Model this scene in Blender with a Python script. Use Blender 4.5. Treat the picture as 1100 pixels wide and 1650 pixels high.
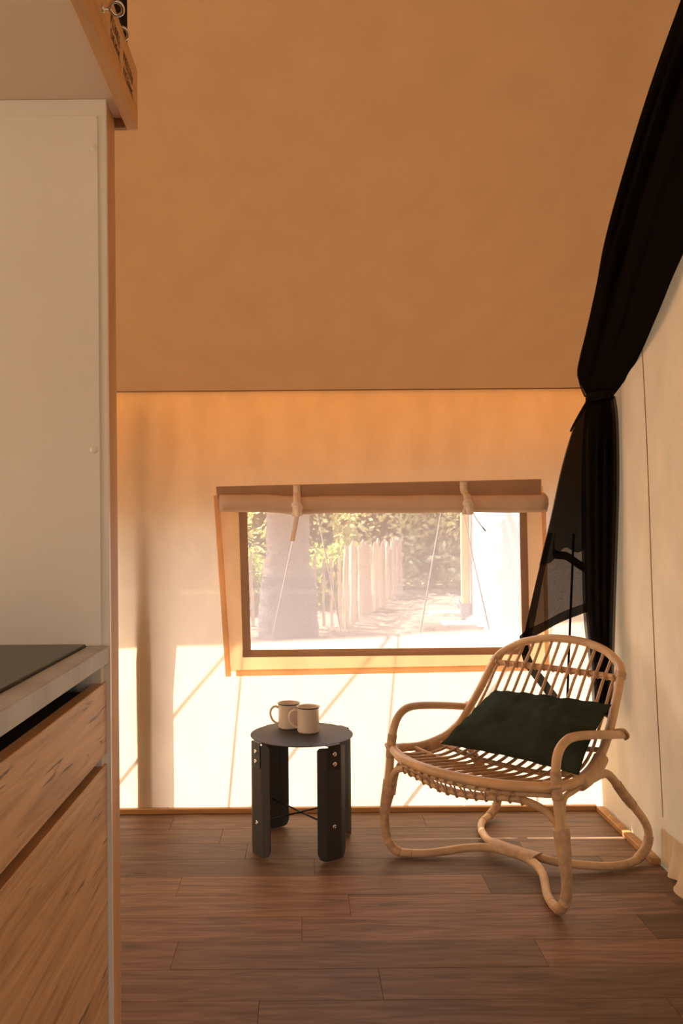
import bpy, math, random
from mathutils import Vector, Matrix, noise
random.seed(7)
for o in list(bpy.data.objects): bpy.data.objects.remove(o)
SC = bpy.context.scene
COL = SC.collection
R = math.radians
PI = math.pi

# ------------------------------------------------------------------ camera
F_PX, EYE, VPX, VPY, ROLL = 1360.0, 1.10, 487.0, 853.0, R(0.45)
cam = bpy.data.cameras.new('camera')
cam.sensor_fit = 'AUTO'; cam.sensor_width = 36.0
cam.lens = F_PX / 1650 * 36.0
cam.shift_x = (550 - VPX) / 1650
cam.shift_y = (VPY - 825) / 1650
cam.clip_start = 0.02; cam.clip_end = 200
camo = bpy.data.objects.new('camera', cam); COL.objects.link(camo)
camo.location = (0, 0, EYE)
camo.rotation_mode = 'QUATERNION'
camo.rotation_quaternion = (Matrix.Rotation(R(90), 3, 'X') @ Matrix.Rotation(-ROLL, 3, 'Z')).to_quaternion()
SC.camera = camo

def at(px, py, Y):
    """point of the place seen at photo pixel px,py when it lies Y metres in front of the camera"""
    c, s = math.cos(ROLL), math.sin(ROLL)
    du, dv = px - VPX, py - VPY
    u, v = c*du - s*dv, s*du + c*dv
    return Vector((u/F_PX*Y, Y, EYE - v/F_PX*Y))

# ------------------------------------------------------------------ sky, sun, exposure
SUN = Vector((0.36, -0.29, -0.65)).normalized()
w = bpy.data.worlds.new('world'); SC.world = w; w.use_nodes = True
nt = w.node_tree; nt.nodes.clear()
sky = nt.nodes.new('ShaderNodeTexSky'); sky.sky_type = 'NISHITA'
sky.sun_disc = False; sky.sun_elevation = R(54.6); sky.sun_rotation = R(-51); sky.dust_density = 3.0
bg = nt.nodes.new('ShaderNodeBackground'); bg.inputs[1].default_value = 0.26
wo = nt.nodes.new('ShaderNodeOutputWorld')
nt.links.new(sky.outputs[0], bg.inputs[0]); nt.links.new(bg.outputs[0], wo.inputs[0])
sl = bpy.data.lights.new('sun', 'SUN'); sl.energy = 9.5; sl.angle = R(0.6); sl.color = (1.0, 0.95, 0.87)
so = bpy.data.objects.new('sun', sl); COL.objects.link(so)
so.location = (-6, 6, 9); so.rotation_mode = 'QUATERNION'
so.rotation_quaternion = SUN.to_track_quat('-Z', 'Y')
vs = SC.view_settings
vs.view_transform = 'Standard'; vs.look = 'None'; vs.gamma = 1.0; vs.use_curve_mapping = False
vs.exposure = 1.41
SC.cycles.max_bounces = 14; SC.cycles.diffuse_bounces = 7; SC.cycles.transmission_bounces = 8
SC.cycles.transparent_max_bounces = 24
SC.cycles.sample_clamp_indirect = 6.0

# ------------------------------------------------------------------ materials
def mat(name):
    m = bpy.data.materials.new(name); m.use_nodes = True
    t = m.node_tree; t.nodes.clear()
    out = t.nodes.new('ShaderNodeOutputMaterial')
    return m, t, out
def N(t, kind, **kw):
    n = t.nodes.new(kind)
    for k, v in kw.items(): setattr(n, k, v)
    return n
def ramp(t, fac, stops):
    r = N(t, 'ShaderNodeValToRGB')
    els = r.color_ramp.elements
    while len(els) < len(stops): els.new(0.5)
    for e, (p, c) in zip(els, stops):
        e.position = p; e.color = (*c, 1)
    t.links.new(fac, r.inputs[0]); return r.outputs[0]
def noise_fac(t, scale=(1,1,1), detail=4, rough=0.55, dist=0.0, coord='Object', rand=False, nscale=1.0):
    tc = N(t, 'ShaderNodeTexCoord'); mp = N(t, 'ShaderNodeMapping')
    mp.inputs['Scale'].default_value = scale
    t.links.new(tc.outputs[coord], mp.inputs[0])
    if rand:
        oi = N(t, 'ShaderNodeObjectInfo'); ml = N(t, 'ShaderNodeVectorMath', operation='SCALE')
        cb = N(t, 'ShaderNodeCombineXYZ')
        for i in range(3): t.links.new(oi.outputs['Random'], cb.inputs[i])
        t.links.new(cb.outputs[0], ml.inputs[0]); ml.inputs['Scale'].default_value = 37.0
        t.links.new(ml.outputs[0], mp.inputs['Location'])
    n = N(t, 'ShaderNodeTexNoise'); n.inputs['Scale'].default_value = nscale
    n.inputs['Detail'].default_value = detail; n.inputs['Roughness'].default_value = rough; n.inputs['Distortion'].default_value = dist
    t.links.new(mp.outputs[0], n.inputs['Vector'])
    return n.outputs['Fac']
def mixc(t, fac, a, b, blend='MIX'):
    m = N(t, 'ShaderNodeMix', data_type='RGBA', blend_type=blend)
    for sock, val in ((m.inputs[0], fac), (m.inputs[6], a), (m.inputs[7], b)):
        if hasattr(val, 'is_output'): t.links.new(val, sock)
        elif isinstance(val, (int, float)): sock.default_value = val
        else: sock.default_value = (*val, 1)
    return m.outputs[2]
def bump(t, fac, strength=0.2, dist=0.002):
    b = N(t, 'ShaderNodeBump'); b.inputs['Strength'].default_value = strength; b.inputs['Distance'].default_value = dist
    t.links.new(fac, b.inputs['Height']); return b.outputs[0]
def pbr(name, col, rough=0.5, metal=0.0, spec=0.5, var=None, bmp=None):
    """var=(scale vec, amount), bmp=(scale vec, strength, dist)"""
    m, t, out = mat(name)
    p = N(t, 'ShaderNodeBsdfPrincipled')
    p.inputs['Roughness'].default_value = rough; p.inputs['Metallic'].default_value = metal
    p.inputs['Specular IOR Level'].default_value = spec
    if var:
        f = noise_fac(t, var[0], rand=True)
        a = [c*(1-var[1]) for c in col]; b = [min(1, c*(1+var[1])) for c in col]
        t.links.new(ramp(t, f, [(0.3, a), (0.7, b)]), p.inputs['Base Color'])
    else: p.inputs['Base Color'].default_value = (*col, 1)
    if bmp: t.links.new(bump(t, noise_fac(t, bmp[0]), bmp[1], bmp[2]), p.inputs['Normal'])
    t.links.new(p.outputs[0], out.inputs[0]); return m
def canvas(name, refl, trans, var=0.06, wrinkle=0.25):
    """woven cloth: reflects some light and lets some through"""
    m, t, out = mat(name)
    f = noise_fac(t, (9, 9, 5), 5)
    weave = noise_fac(t, (420, 420, 420), 1)
    ad = N(t, 'ShaderNodeMath', operation='ADD'); t.links.new(f, ad.inputs[0])
    ml = N(t, 'ShaderNodeMath', operation='MULTIPLY'); t.links.new(weave, ml.inputs[0]); ml.inputs[1].default_value = 0.10
    t.links.new(ml.outputs[0], ad.inputs[1])
    nb = bump(t, ad.outputs[0], wrinkle, 0.006)
    d = N(t, 'ShaderNodeBsdfDiffuse'); tr = N(t, 'ShaderNodeBsdfTranslucent')
    for node, c in ((d, refl), (tr, trans)):
        t.links.new(ramp(t, f, [(0.3, [x*(1-var) for x in c]), (0.7, [min(1, x*(1+var)) for x in c])]), node.inputs[0])
        t.links.new(nb, node.inputs['Normal'])
    a = N(t, 'ShaderNodeAddShader'); t.links.new(d.outputs[0], a.inputs[0]); t.links.new(tr.outputs[0], a.inputs[1])
    t.links.new(a.outputs[0], out.inputs[0]); return m
def sheer(name, refl, trans, opacity):
    m, t, out = mat(name)
    d = N(t, 'ShaderNodeBsdfDiffuse'); tr = N(t, 'ShaderNodeBsdfTranslucent'); tp = N(t, 'ShaderNodeBsdfTransparent')
    d.inputs[0].default_value = (*refl, 1); tr.inputs[0].default_value = (*trans, 1)
    a = N(t, 'ShaderNodeAddShader'); t.links.new(d.outputs[0], a.inputs[0]); t.links.new(tr.outputs[0], a.inputs[1])
    f = noise_fac(t, (700, 700, 700), 0)
    rr = N(t, 'ShaderNodeMapRange'); t.links.new(f, rr.inputs[0])
    rr.inputs[1].default_value = 0.3; rr.inputs[2].default_value = 0.7
    rr.inputs[3].default_value = opacity - 0.06; rr.inputs[4].default_value = opacity + 0.06
    mx = N(t, 'ShaderNodeMixShader'); t.links.new(rr.outputs[0], mx.inputs[0])
    t.links.new(tp.outputs[0], mx.inputs[1]); t.links.new(a.outputs[0], mx.inputs[2])
    t.links.new(mx.outputs[0], out.inputs[0]); return m
def wood(name, stops, grain=(1, 40, 40), knots=None, rough=0.5, spec=0.4, vary=0.0, bstr=0.15, warp=0.6, crack=None):
    """grain: stretched noise; small number = direction of the grain"""
    m, t, out = mat(name)
    f = noise_fac(t, grain, 7, 0.6, warp, rand=True)
    c = ramp(t, f, stops)
    if crack:
        k = noise_fac(t, crack[0], 3, 0.5, 1.2, rand=True)
        kf = N(t, 'ShaderNodeMapRange'); t.links.new(k, kf.inputs[0])
        kf.inputs[1].default_value = crack[1]; kf.inputs[2].default_value = crack[2]
        c = mixc(t, kf.outputs[0], c, crack[3])
    if vary:
        oi = N(t, 'ShaderNodeObjectInfo'); mr = N(t, 'ShaderNodeMapRange')
        t.links.new(oi.outputs['Random'], mr.inputs[0]); mr.inputs[3].default_value = 1-vary; mr.inputs[4].default_value = 1+vary
        c = mixc(t, 1.0, c, mr.outputs[0], 'MULTIPLY')
    p = N(t, 'ShaderNodeBsdfPrincipled'); p.inputs['Roughness'].default_value = rough
    p.inputs['Specular IOR Level'].default_value = spec
    t.links.new(c, p.inputs['Base Color'])
    t.links.new(bump(t, f, bstr, 0.002), p.inputs['Normal'])
    t.links.new(p.outputs[0], out.inputs[0]); return m

M = {}
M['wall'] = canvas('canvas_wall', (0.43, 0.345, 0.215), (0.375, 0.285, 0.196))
M['gable'] = canvas('canvas_gable', (0.60, 0.485, 0.33), (0.20, 0.145, 0.075))
M['border'] = canvas('canvas_border', (0.36, 0.28, 0.18), (0.58, 0.455, 0.32))
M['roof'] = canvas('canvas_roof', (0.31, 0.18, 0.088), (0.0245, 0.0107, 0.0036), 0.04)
M['fly'] = canvas('canvas_fly', (0.30, 0.14, 0.04), (0.135, 0.058, 0.010), 0.04)
M['tape'] = canvas('canvas_tape', (0.38, 0.265, 0.175), (0.15, 0.095, 0.05))
M['blind'] = canvas('canvas_blind', (0.62, 0.49, 0.365), (0.16, 0.12, 0.08))
M['strap'] = canvas('canvas_strap', (0.74, 0.66, 0.56), (0.24, 0.20, 0.16))
M['mesh'] = sheer('insect_mesh', (0.14, 0.11, 0.09), (0.78, 0.63, 0.53), 0.41)
M['sheer'] = sheer('black_voile', (0.008, 0.0065, 0.005), (0.006, 0.005, 0.004), 0.87)
M['black_cloth'] = pbr('black_cloth', (0.010, 0.008, 0.007), 0.95, spec=0.1)
M['plank'] = wood('dark_oak_plank', [(0.28, (0.095, 0.052, 0.028)), (0.5, (0.190, 0.110, 0.062)), (0.72, (0.285, 0.175, 0.102))],
                  (3.0, 34, 30), rough=0.55, spec=0.30, vary=0.30, warp=1.4, crack=((3, 30, 8), 0.64, 0.80, (0.045, 0.023, 0.013)))
M['subfloor'] = pbr('subfloor', (0.05, 0.03, 0.02), 0.8)
M['trim'] = wood('pine_batten', [(0.3, (0.36, 0.17, 0.05)), (0.7, (0.52, 0.28, 0.10))], (2, 40, 40), rough=0.45)
M['front'] = wood('oak_laminate', [(0.25, (0.36, 0.19, 0.095)), (0.48, (0.60, 0.36, 0.19)), (0.75, (0.76, 0.49, 0.28))],
                  (4, 2.2, 34), rough=0.45, warp=2.2, crack=((6, 5.5, 80), 0.64, 0.72, (0.12, 0.06, 0.035)))
M['side'] = wood('oak_laminate_side', [(0.25, (0.50, 0.265, 0.12)), (0.75, (0.76, 0.46, 0.23))],
                 (30, 14, 2.0), rough=0.5, warp=1.5, crack=((30, 16, 5), 0.66, 0.76, (0.13, 0.06, 0.03)))
M['pine'] = wood('pine_board', [(0.3, (0.50, 0.265, 0.10)), (0.7, (0.72, 0.42, 0.18))], (25, 1.5, 22), rough=0.5, warp=1.2)
M['pine_dark'] = wood('pine_rail', [(0.3, (0.26, 0.13, 0.05)), (0.7, (0.40, 0.21, 0.09))], (25, 1.5, 22), rough=0.5)
M['white'] = pbr('white_laminate', (0.84, 0.81, 0.705), 0.35, var=((6, 6, 3), 0.03))
M['white_line'] = pbr('white_edge', (0.80, 0.74, 0.66), 0.3)
M['under'] = pbr('shelf_underside', (0.80, 0.66, 0.52), 0.6)
M['stone'] = pbr('concrete_top', (0.46, 0.475, 0.485), 0.5, var=((14, 14, 2.5), 0.16), bmp=((60, 60, 60), 0.1, 0.001))
M['hob'] = pbr('hob_glass', (0.012, 0.011, 0.010), 0.28, spec=0.3)
M['void'] = pbr('dark_recess', (0.020, 0.015, 0.012), 0.7)  # near-black, the shade of the drawer gaps put into colour; also hob edge
M['alu'] = pbr('aluminium', (0.55, 0.53, 0.50), 0.35, 0.9)
M['steel'] = pbr('steel', (0.72, 0.70, 0.66), 0.18, 1.0)
M['table'] = pbr('powder_coat', (0.037, 0.034, 0.027), 0.55, spec=0.35, bmp=((900, 900, 900), 0.05, 0.0005))
M['table_black'] = pbr('black_coat', (0.012, 0.012, 0.012), 0.45)
M['enamel'] = pbr('cream_enamel', (0.70, 0.60, 0.48), 0.28, var=((15, 15, 15), 0.03))
M['enamel_rim'] = pbr('black_rim', (0.012, 0.012, 0.014), 0.25)
M['cane'] = pbr('rattan', (0.58, 0.375, 0.19), 0.38, spec=0.4, var=((9, 9, 9), 0.20), bmp=((60, 60, 60), 0.12, 0.001))
M['cane_thin'] = pbr('rattan_spindle', (0.49, 0.30, 0.145), 0.45, var=((8, 8, 8), 0.22))
M['wrap'] = pbr('rattan_binding', (0.50, 0.315, 0.165), 0.55, var=((40, 40, 40), 0.22))
M['cushion'] = canvas('green_velvet', (0.033, 0.043, 0.029), (0.0, 0.0, 0.0), 0.2, 0.5)
M['rope'] = pbr('cord', (0.15, 0.12, 0.095), 0.8)
M['post_dark'] = wood('darkened_post', [(0.3, (0.16, 0.085, 0.035)), (0.7, (0.24, 0.135, 0.06))], (30, 30, 2), rough=0.7)  # post timber darkened in colour to deepen its band of shade on the canvas
M['post'] = wood('timber_post', [(0.3, (0.42, 0.24, 0.10)), (0.7, (0.62, 0.40, 0.19))], (30, 30, 2), rough=0.6)
M['pale'] = wood('chestnut_pale', [(0.3, (0.40, 0.27, 0.17)), (0.7, (0.62, 0.44, 0.30))], (40, 40, 3), rough=0.8, vary=0.35)
M['bark'] = pbr('palm_bark', (0.24, 0.17, 0.13), 0.9, var=((10, 10, 22), 0.35), bmp=((14, 14, 30), 0.8, 0.03))
M['bark_dark'] = pbr('palm_bark_base', (0.15, 0.115, 0.10), 0.95, var=((10, 10, 22), 0.35), bmp=((14, 14, 30), 0.8, 0.03))
M['leaf_a'] = canvas('leaf_dark', (0.16, 0.18, 0.06), (0.20, 0.22, 0.05), 0.5)
M['leaf_b'] = canvas('leaf_olive', (0.30, 0.28, 0.14), (0.36, 0.33, 0.13), 0.5)
M['leaf_c'] = canvas('leaf_light', (0.38, 0.35, 0.19), (0.44, 0.40, 0.20), 0.5)
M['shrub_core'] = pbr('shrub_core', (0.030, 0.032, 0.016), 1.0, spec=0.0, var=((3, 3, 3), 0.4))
M['litter'] = pbr('leaf_litter', (0.20, 0.125, 0.075), 0.9, var=((2, 2, 2), 0.4))
M['slab'] = pbr('pale_slab', (0.62, 0.58, 0.52), 0.8, var=((6, 6, 6), 0.08))
M['tent_white'] = canvas('white_canvas', (0.60, 0.59, 0.58), (0.12, 0.11, 0.10))
M['bracket'] = pbr('grey_bracket', (0.16, 0.16, 0.17), 0.5, 0.6)
M['stamp'] = pbr('stamp_ink', (0.055, 0.030, 0.016), 0.7)
def ground_mat():
    m, t, out = mat('sandy_ground')
    c = ramp(t, noise_fac(t, (1.2, 1.2, 1.2), 8, 0.65), [(0.3, (0.085, 0.060, 0.044)), (0.55, (0.145, 0.108, 0.082)), (0.75, (0.21, 0.168, 0.135))])
    p = N(t, 'ShaderNodeBsdfPrincipled'); p.inputs['Roughness'].default_value = 0.95; p.inputs['Specular IOR Level'].default_value = 0.1
    t.links.new(c, p.inputs['Base Color']); t.links.new(bump(t, noise_fac(t, (8, 8, 8), 6), 0.6, 0.03), p.inputs['Normal'])
    t.links.new(p.outputs[0], out.inputs[0]); return m
M['ground'] = ground_mat()

# ------------------------------------------------------------------ mesh helpers
class MB:
    def __init__(s): s.v = []; s.f = []
    def add(s, v, f):
        k = len(s.v); s.v += [tuple(p) for p in v]; s.f += [tuple(i+k for i in q) for q in f]; return s
    def box(s, x0, x1, y0, y1, z0, z1, b=0.0):
        if b <= 0:
            v = [(x, y, z) for z in (z0, z1) for y in (y0, y1) for x in (x0, x1)]
            return s.add(v, [(0,2,3,1), (4,5,7,6), (0,1,5,4), (2,6,7,3), (0,4,6,2), (1,3,7,5)])
        v = []; idx = {}
        X, Y, Z = (x0, x1), (y0, y1), (z0, z1)
        for i in (0,1):
            for j in (0,1):
                for k in (0,1):
                    p = Vector((X[i], Y[j], Z[k])); sg = Vector((1-2*i, 1-2*j, 1-2*k))*b
                    for ax in range(3):
                        q = p.copy()
                        for o in range(3):
                            if o != ax: q[o] += sg[o]
                        idx[(i,j,k,ax)] = len(v); v.append(q)
        f = []
        for ax in range(3):
            o1, o2 = [a for a in range(3) if a != ax]
            for e in (0,1):
                q = []
                for c1, c2 in ((0,0),(1,0),(1,1),(0,1)):
                    ijk = [0,0,0]; ijk[ax] = e; ijk[o1] = c1; ijk[o2] = c2
                    q.append(idx[(*ijk, ax)])
                f.append(q)
            for c1 in (0,1):
                for c2 in (0,1):
                    q = []
                    for e, a in ((0,o1),(1,o1),(1,o2),(0,o2)):
                        ijk = [0,0,0]; ijk[ax] = e; ijk[o1] = c1; ijk[o2] = c2
                        q.append(idx[(*ijk, a)])
                    f.append(q)
        for i in (0,1):
            for j in (0,1):
                for k in (0,1): f.append([idx[(i,j,k,a)] for a in range(3)])
        return s.add(v, f)
    def tube(s, pts, r, n=10, ridged=0, cap=True, flat=1.0):
        pts = [Vector(p) for p in pts]; m = len(pts)
        rr = r if hasattr(r, '__len__') else [r]*m
        tan = [(pts[min(i+1, m-1)] - pts[max(i-1, 0)]).normalized() for i in range(m)]
        up = Vector((0,0,1)) if abs(tan[0].z) < 0.9 else Vector((1,0,0))
        nrm = (up - tan[0]*up.dot(tan[0])).normalized()
        v = []
        for i in range(m):
            nrm = (nrm - tan[i]*nrm.dot(tan[i])).normalized(); bi = tan[i].cross(nrm)
            q = rr[i]*(1 + (ridged if i % 2 else 0))
            for k in range(n):
                a = 2*PI*k/n; v.append(pts[i] + nrm*math.cos(a)*q + bi*math.sin(a)*q*flat)
        f = [(i*n+k, i*n+(k+1) % n, (i+1)*n+(k+1) % n, (i+1)*n+k) for i in range(m-1) for k in range(n)]
        if cap: f += [tuple(range(n-1, -1, -1)), tuple((m-1)*n+k for k in range(n))]
        return s.add(v, f)
    def lathe(s, prof, c=(0,0,0), n=32):
        c = Vector(c); v = []; m = len(prof)
        for r, z in prof:
            for k in range(n):
                a = 2*PI*k/n; v.append(c + Vector((r*math.cos(a), r*math.sin(a), z)))
        return s.add(v, [(i*n+k, i*n+(k+1) % n, (i+1)*n+(k+1) % n, (i+1)*n+k) for i in range(m-1) for k in range(n)])
    def grid(s, fn, nu, nv, skip=None):
        v = [fn(i/nu, j/nv) for j in range(nv+1) for i in range(nu+1)]
        f = [(j*(nu+1)+i, j*(nu+1)+i+1, (j+1)*(nu+1)+i+1, (j+1)*(nu+1)+i) for j in range(nv) for i in range(nu) if not (skip and skip((i+.5)/nu, (j+.5)/nv))]
        return s.add(v, f)
    def ribbon(s, pts, wdir, wd, thick=0.0015):
        pts = [Vector(p) for p in pts]; wv = Vector(wdir).normalized()*wd/2; v = []; m = len(pts)
        for i in range(m):
            tg = (pts[min(i+1, m-1)] - pts[max(i-1, 0)]).normalized(); nn = tg.cross(wv).normalized()*thick/2
            v += [pts[i]-wv-nn, pts[i]+wv-nn, pts[i]+wv+nn, pts[i]-wv+nn]
        f = [(i*4+k, i*4+(k+1) % 4, i*4+4+(k+1) % 4, i*4+4+k) for i in range(m-1) for k in range(4)]
        f += [(3,2,1,0), tuple((m-1)*4+k for k in range(4))]
        return s.add(v, f)
    def build(s, name, material, parent=None, smooth=False, props=None):
        me = bpy.data.meshes.new(name); me.from_pydata(s.v, [], s.f); me.update()
        if smooth: me.polygons.foreach_set('use_smooth', [True]*len(me.polygons))
        me.materials.append(M[material])
        o = bpy.data.objects.new(name, me); COL.objects.link(o)
        if parent is not None:
            o.parent = parent
            if not parent.get('_local'):
                b = WORLD.get(parent.name, Vector()); o.matrix_parent_inverse = Matrix.Translation(-b)
            WORLD[o.name] = Vector((0,0,0)) if parent.get('_local') else WORLD.get(parent.name, Vector())*0
        return o
WORLD = {}
LOCALS = []
def thing(name, label, cat, loc=(0,0,0), rz=0.0, group=None, local=False):
    o = bpy.data.objects.new(name, None); COL.objects.link(o); o.empty_display_size = 0.05
    o.location = loc; o.rotation_euler = (0, 0, rz); o['label'] = label; o['category'] = cat
    if group: o['group'] = group
    if local: o['_local'] = 1; LOCALS.append(o)
    WORLD[o.name] = Vector(loc); return o
def tag(o, label, cat, group=None, kind=None):
    o['label'] = label
    if cat: o['category'] = cat
    if group: o['group'] = group
    if kind: o['kind'] = kind
    return o
def struct(o, label=None):
    o['kind'] = 'structure'
    if label: o['label'] = label
    return o
def sub(mb, name, material, parentpart, smooth=True):
    """a piece of a part: same coordinates as the part"""
    me = bpy.data.meshes.new(name); me.from_pydata(mb.v, [], mb.f); me.update()
    if smooth: me.polygons.foreach_set('use_smooth', [True]*len(me.polygons))
    me.materials.append(M[material]); o = bpy.data.objects.new(name, me); COL.objects.link(o); o.parent = parentpart
    return o
def cr(P, n=8):
    """Catmull-Rom through points"""
    P = [Vector(p) for p in P]; Q = [2*P[0]-P[1]] + P + [2*P[-1]-P[-2]]; out = []
    for i in range(1, len(Q)-2):
        a, b, c, d = Q[i-1:i+3]
        for k in range(n):
            t = k/n
            out.append(0.5*((2*b) + (c-a)*t + (2*a-5*b+4*c-d)*t*t + (3*b-a-3*c+d)*t**3))
    out.append(P[-1]); return out
def nz(x, y=0.0, z=0.0): return noise.noise(Vector((x, y, z)))
def lerp(a, b, t): return a + (b-a)*t
def smooth(a, b, x):
    t = max(0, min(1, (x-a)/(b-a))); return t*t*(3-2*t)
def poly(pts, t):
    """point at fraction t of a list of points"""
    k = t*(len(pts)-1); i = min(int(k), len(pts)-2); return Vector(pts[i]).lerp(Vector(pts[i+1]), k-i)

# ------------------------------------------------------------------ the tent: floor, walls, roof
YB, YF = 3.30, -1.90           # back wall, front opening
XL = -3.20
PITCH = 0.70; ZE = 1.646; YRIDGE = 0.70
def xr(z): return 1.165 - 0.036*z
def roofz(y):
    if y >= YRIDGE: return ZE + (YB - y)*PITCH
    return ZE + (YB - YRIDGE)*PITCH - (YRIDGE - y)*PITCH

floor = MB().box(XL, 1.20, YF, YB+0.03, -0.15, -0.012).build('floor', 'subfloor'); struct(floor, 'dark brown oak plank floor of the tent')
joints = {0: .1815, -1: -.109, 1: -.34, 2: -.01, 3: .129, 4: -.39, 5: .03, 6: -.2, 7: -.3, 8: .45, 9: .1}
PW = 0.1417
for k in range(-27, 10):
    y0 = 1.971 + PW*k; y1 = min(y0 + PW, YB - 0.004)
    if y0 < YF or y1 - y0 < 0.02: continue
    j = joints.get(k, (k*0.37) % 0.95)
    xa = -0.92
    edges = [xa] + sorted(j + 0.95*n for n in range(-3, 4) if xa + 0.05 < j + 0.95*n < 1.12) + [1.155]
    for a, b in zip(edges[:-1], edges[1:]):
        hz = random.uniform(-0.0004, 0.0004)
        MB().box(a+0.0004, b-0.0004, y0+0.0004, y1-0.0004, -0.012, hz, 0.0006).build('plank', 'plank', floor)

# back wall with the window opening
WX0, WX1, WZ0, WZ1 = -0.2135, 0.849, 0.633, 1.205
def wall_y(x, z):
    d = 0.004*nz(x*2.1, z*1.7, 3)
    g = smooth(1.0, 1.646, z)
    d += g*0.0065*math.sin(x*38 + 2.0*nz(x*4, z*2.0) + (1.646-z)*5) * (0.4+0.6*abs(nz(x*3, 5)))
    return YB - 0.004 + d*min(1, 12*min(abs(z-0), abs(ZE-z)))
xs = [XL + 0.2*i for i in range(12)] + [-0.80 + 0.0192*i for i in range(0, 101)]
xs = [x for x in xs if x < 1.10]
for e in (WX0, WX1):
    xs = [x for x in xs if abs(x-e) > 0.006] + [e]
xs = sorted(xs) + [1.105]
zs = [ZE*i/64 for i in range(65)]
for e in (WZ0, WZ1):
    zs = [z for z in zs if abs(z-e) > 0.008] + [e]
zs = sorted(zs)
mb = MB(); nx = len(xs)
mb.v = [(x if i < nx-1 else xr(z)+0.004, wall_y(x, z), z) for z in zs for i, x in enumerate(xs)]
for j in range(len(zs)-1):
    for i in range(nx-1):
        cx, cz = (xs[i]+xs[i+1])/2, (zs[j]+zs[j+1])/2
        if WX0 < cx < WX1 and WZ0 < cz < WZ1: continue
        mb.f.append((j*nx+i, j*nx+i+1, (j+1)*nx+i+1, (j+1)*nx+i))
wall_back = struct(mb.build('wall_back', 'wall', smooth=True), 'cream canvas back wall glowing in the sun')

# right gable wall
def gable(u, v):
    y = lerp(YF, YB, u); z = lerp(-0.0115, roofz(y), v)
    k = min(1, 8*min(abs(YB-y), 1))
    d = k*(0.006*nz(y*1.6, z*1.3, 9) + 0.0035*math.sin(y*46+3*nz(z*2, y))*smooth(0.75, 0.1, z))
    return Vector((xr(z)+d, y, z))
wall_right = struct(MB().grid(gable, 150, 90).build('wall_right', 'gable', smooth=True), 'cream canvas gable wall on the right')
mb = MB()
mb.tube([gable((2.73-YF)/(YB-YF), t/60) - Vector((0.0015, 0, 0)) for t in range(5, 60) if gable((2.73-YF)/(YB-YF), t/60).z < 2.0], 0.0016, 5)
o = mb.build('seam', 'tape', wall_right); o['label'] = 'dark sewn seam running down the gable canvas'
def skirt(u, v):
    y = lerp(1.2, 2.74, u)
    z = lerp(0.125, 0.006, v)
    kick = (0.055 + 0.012*nz(y*5, 2))*smooth(0.25, 1.0, v)*smooth(2.74, 2.42, y)
    fold = 0.011*math.sin(y*52 + 2*nz(y*6)) * (0.35+v*0.8)
    if v > 0.9: z += 0.012*(v-0.9)/0.1*(0.5+0.5*math.sin(y*23))
    return Vector((xr(z) - 0.004 - kick + fold*smooth(2.76, 2.66, y) - 0.004*v, y, z))
o = MB().grid(skirt, 150, 16).build('hem_flap', 'gable', wall_right, smooth=True); o['label'] = 'crumpled canvas hem spilling onto the floor'

# other walls, never in view but they close the tent
mb = MB(); mb.grid(lambda u, v: Vector((XL, lerp(YF, YB, u), v*roofz(lerp(YF, YB, u)))), 26, 6)
struct(mb.build('wall_left', 'wall'), 'canvas gable wall on the left')
mb = MB(); mb.grid(lambda u, v: Vector((lerp(XL, -1.6, u), YF, v*roofz(YF))), 4, 4)
struct(mb.build('wall_front', 'wall'), 'canvas front wall beside the open entrance')

# roof
def roof(u, v):
    x = lerp(XL-0.3, 1.5, u)
    y = lerp(YF-0.3, 3.31, v)
    z = roofz(y)
    k = smooth(3.32, 3.0, y)
    d = k*(0.012*nz(x*1.4, y*1.4, 1) + 0.010*nz(x*0.5+y*0.5, 4) - 0.03*smooth(0.3, 1.0, x)*smooth(1.0, 2.4, y)*max(0, nz(x*3.0-y*1.1, y*0.7+x, 7)))
    return Vector((x, y, z + d))
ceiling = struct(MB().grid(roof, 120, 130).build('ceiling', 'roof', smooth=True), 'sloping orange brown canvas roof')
def valance(u, v):
    x = lerp(XL-0.3, 1.5, u); z = lerp(roofz(3.565)+0.002, 1.268 + 0.052*(x+0.45), v)
    return Vector((x, 3.565, z))
o = MB().grid(lambda u, v: Vector((lerp(XL-0.3, 1.5, u), lerp(3.302, 3.565, v), roofz(lerp(3.302, 3.565, v))+0.003)), 40, 4).build('overhang', 'fly', ceiling); o['label'] = 'single canvas overhang of the roof outside'
o = MB().grid(valance, 120, 4).build('valance', 'fly', ceiling, smooth=True); o['label'] = 'canvas flap hanging from the eave outside'
o = MB().tube([(XL, YB-0.012, ZE-0.004), (1.10, YB-0.012, ZE-0.004)], 0.0025, 8).build('piping', 'roof', ceiling, smooth=True); o['label'] = 'sewn piping along the foot of the roof'

# floor battens
t1 = MB().box(-0.95, 1.135, YB-0.030, YB-0.008, 0.0, 0.020, 0.002).build('trim_1', 'trim'); struct(t1, 'narrow pine batten along the foot of the back wall')
t2 = MB().box(1.128, 1.158, 2.745, YB-0.032, 0.0, 0.020, 0.002).build('trim_2', 'trim'); struct(t2, 'narrow pine batten along the foot of the gable wall')
for x in (-0.52, 0.15, 0.62, 1.03):
    MB().lathe([(0.0, 0.0013), (0.004, 0.0010), (0.0045, 0.0)], (x, YB-0.019, 0.0201), 10).build('screw', 'steel', t1)
for y in (3.16, 2.86):
    MB().lathe([(0.0, 0.0013), (0.004, 0.0010), (0.0045, 0.0)], (1.143, y, 0.0201), 10).build('screw', 'steel', t2)

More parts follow.
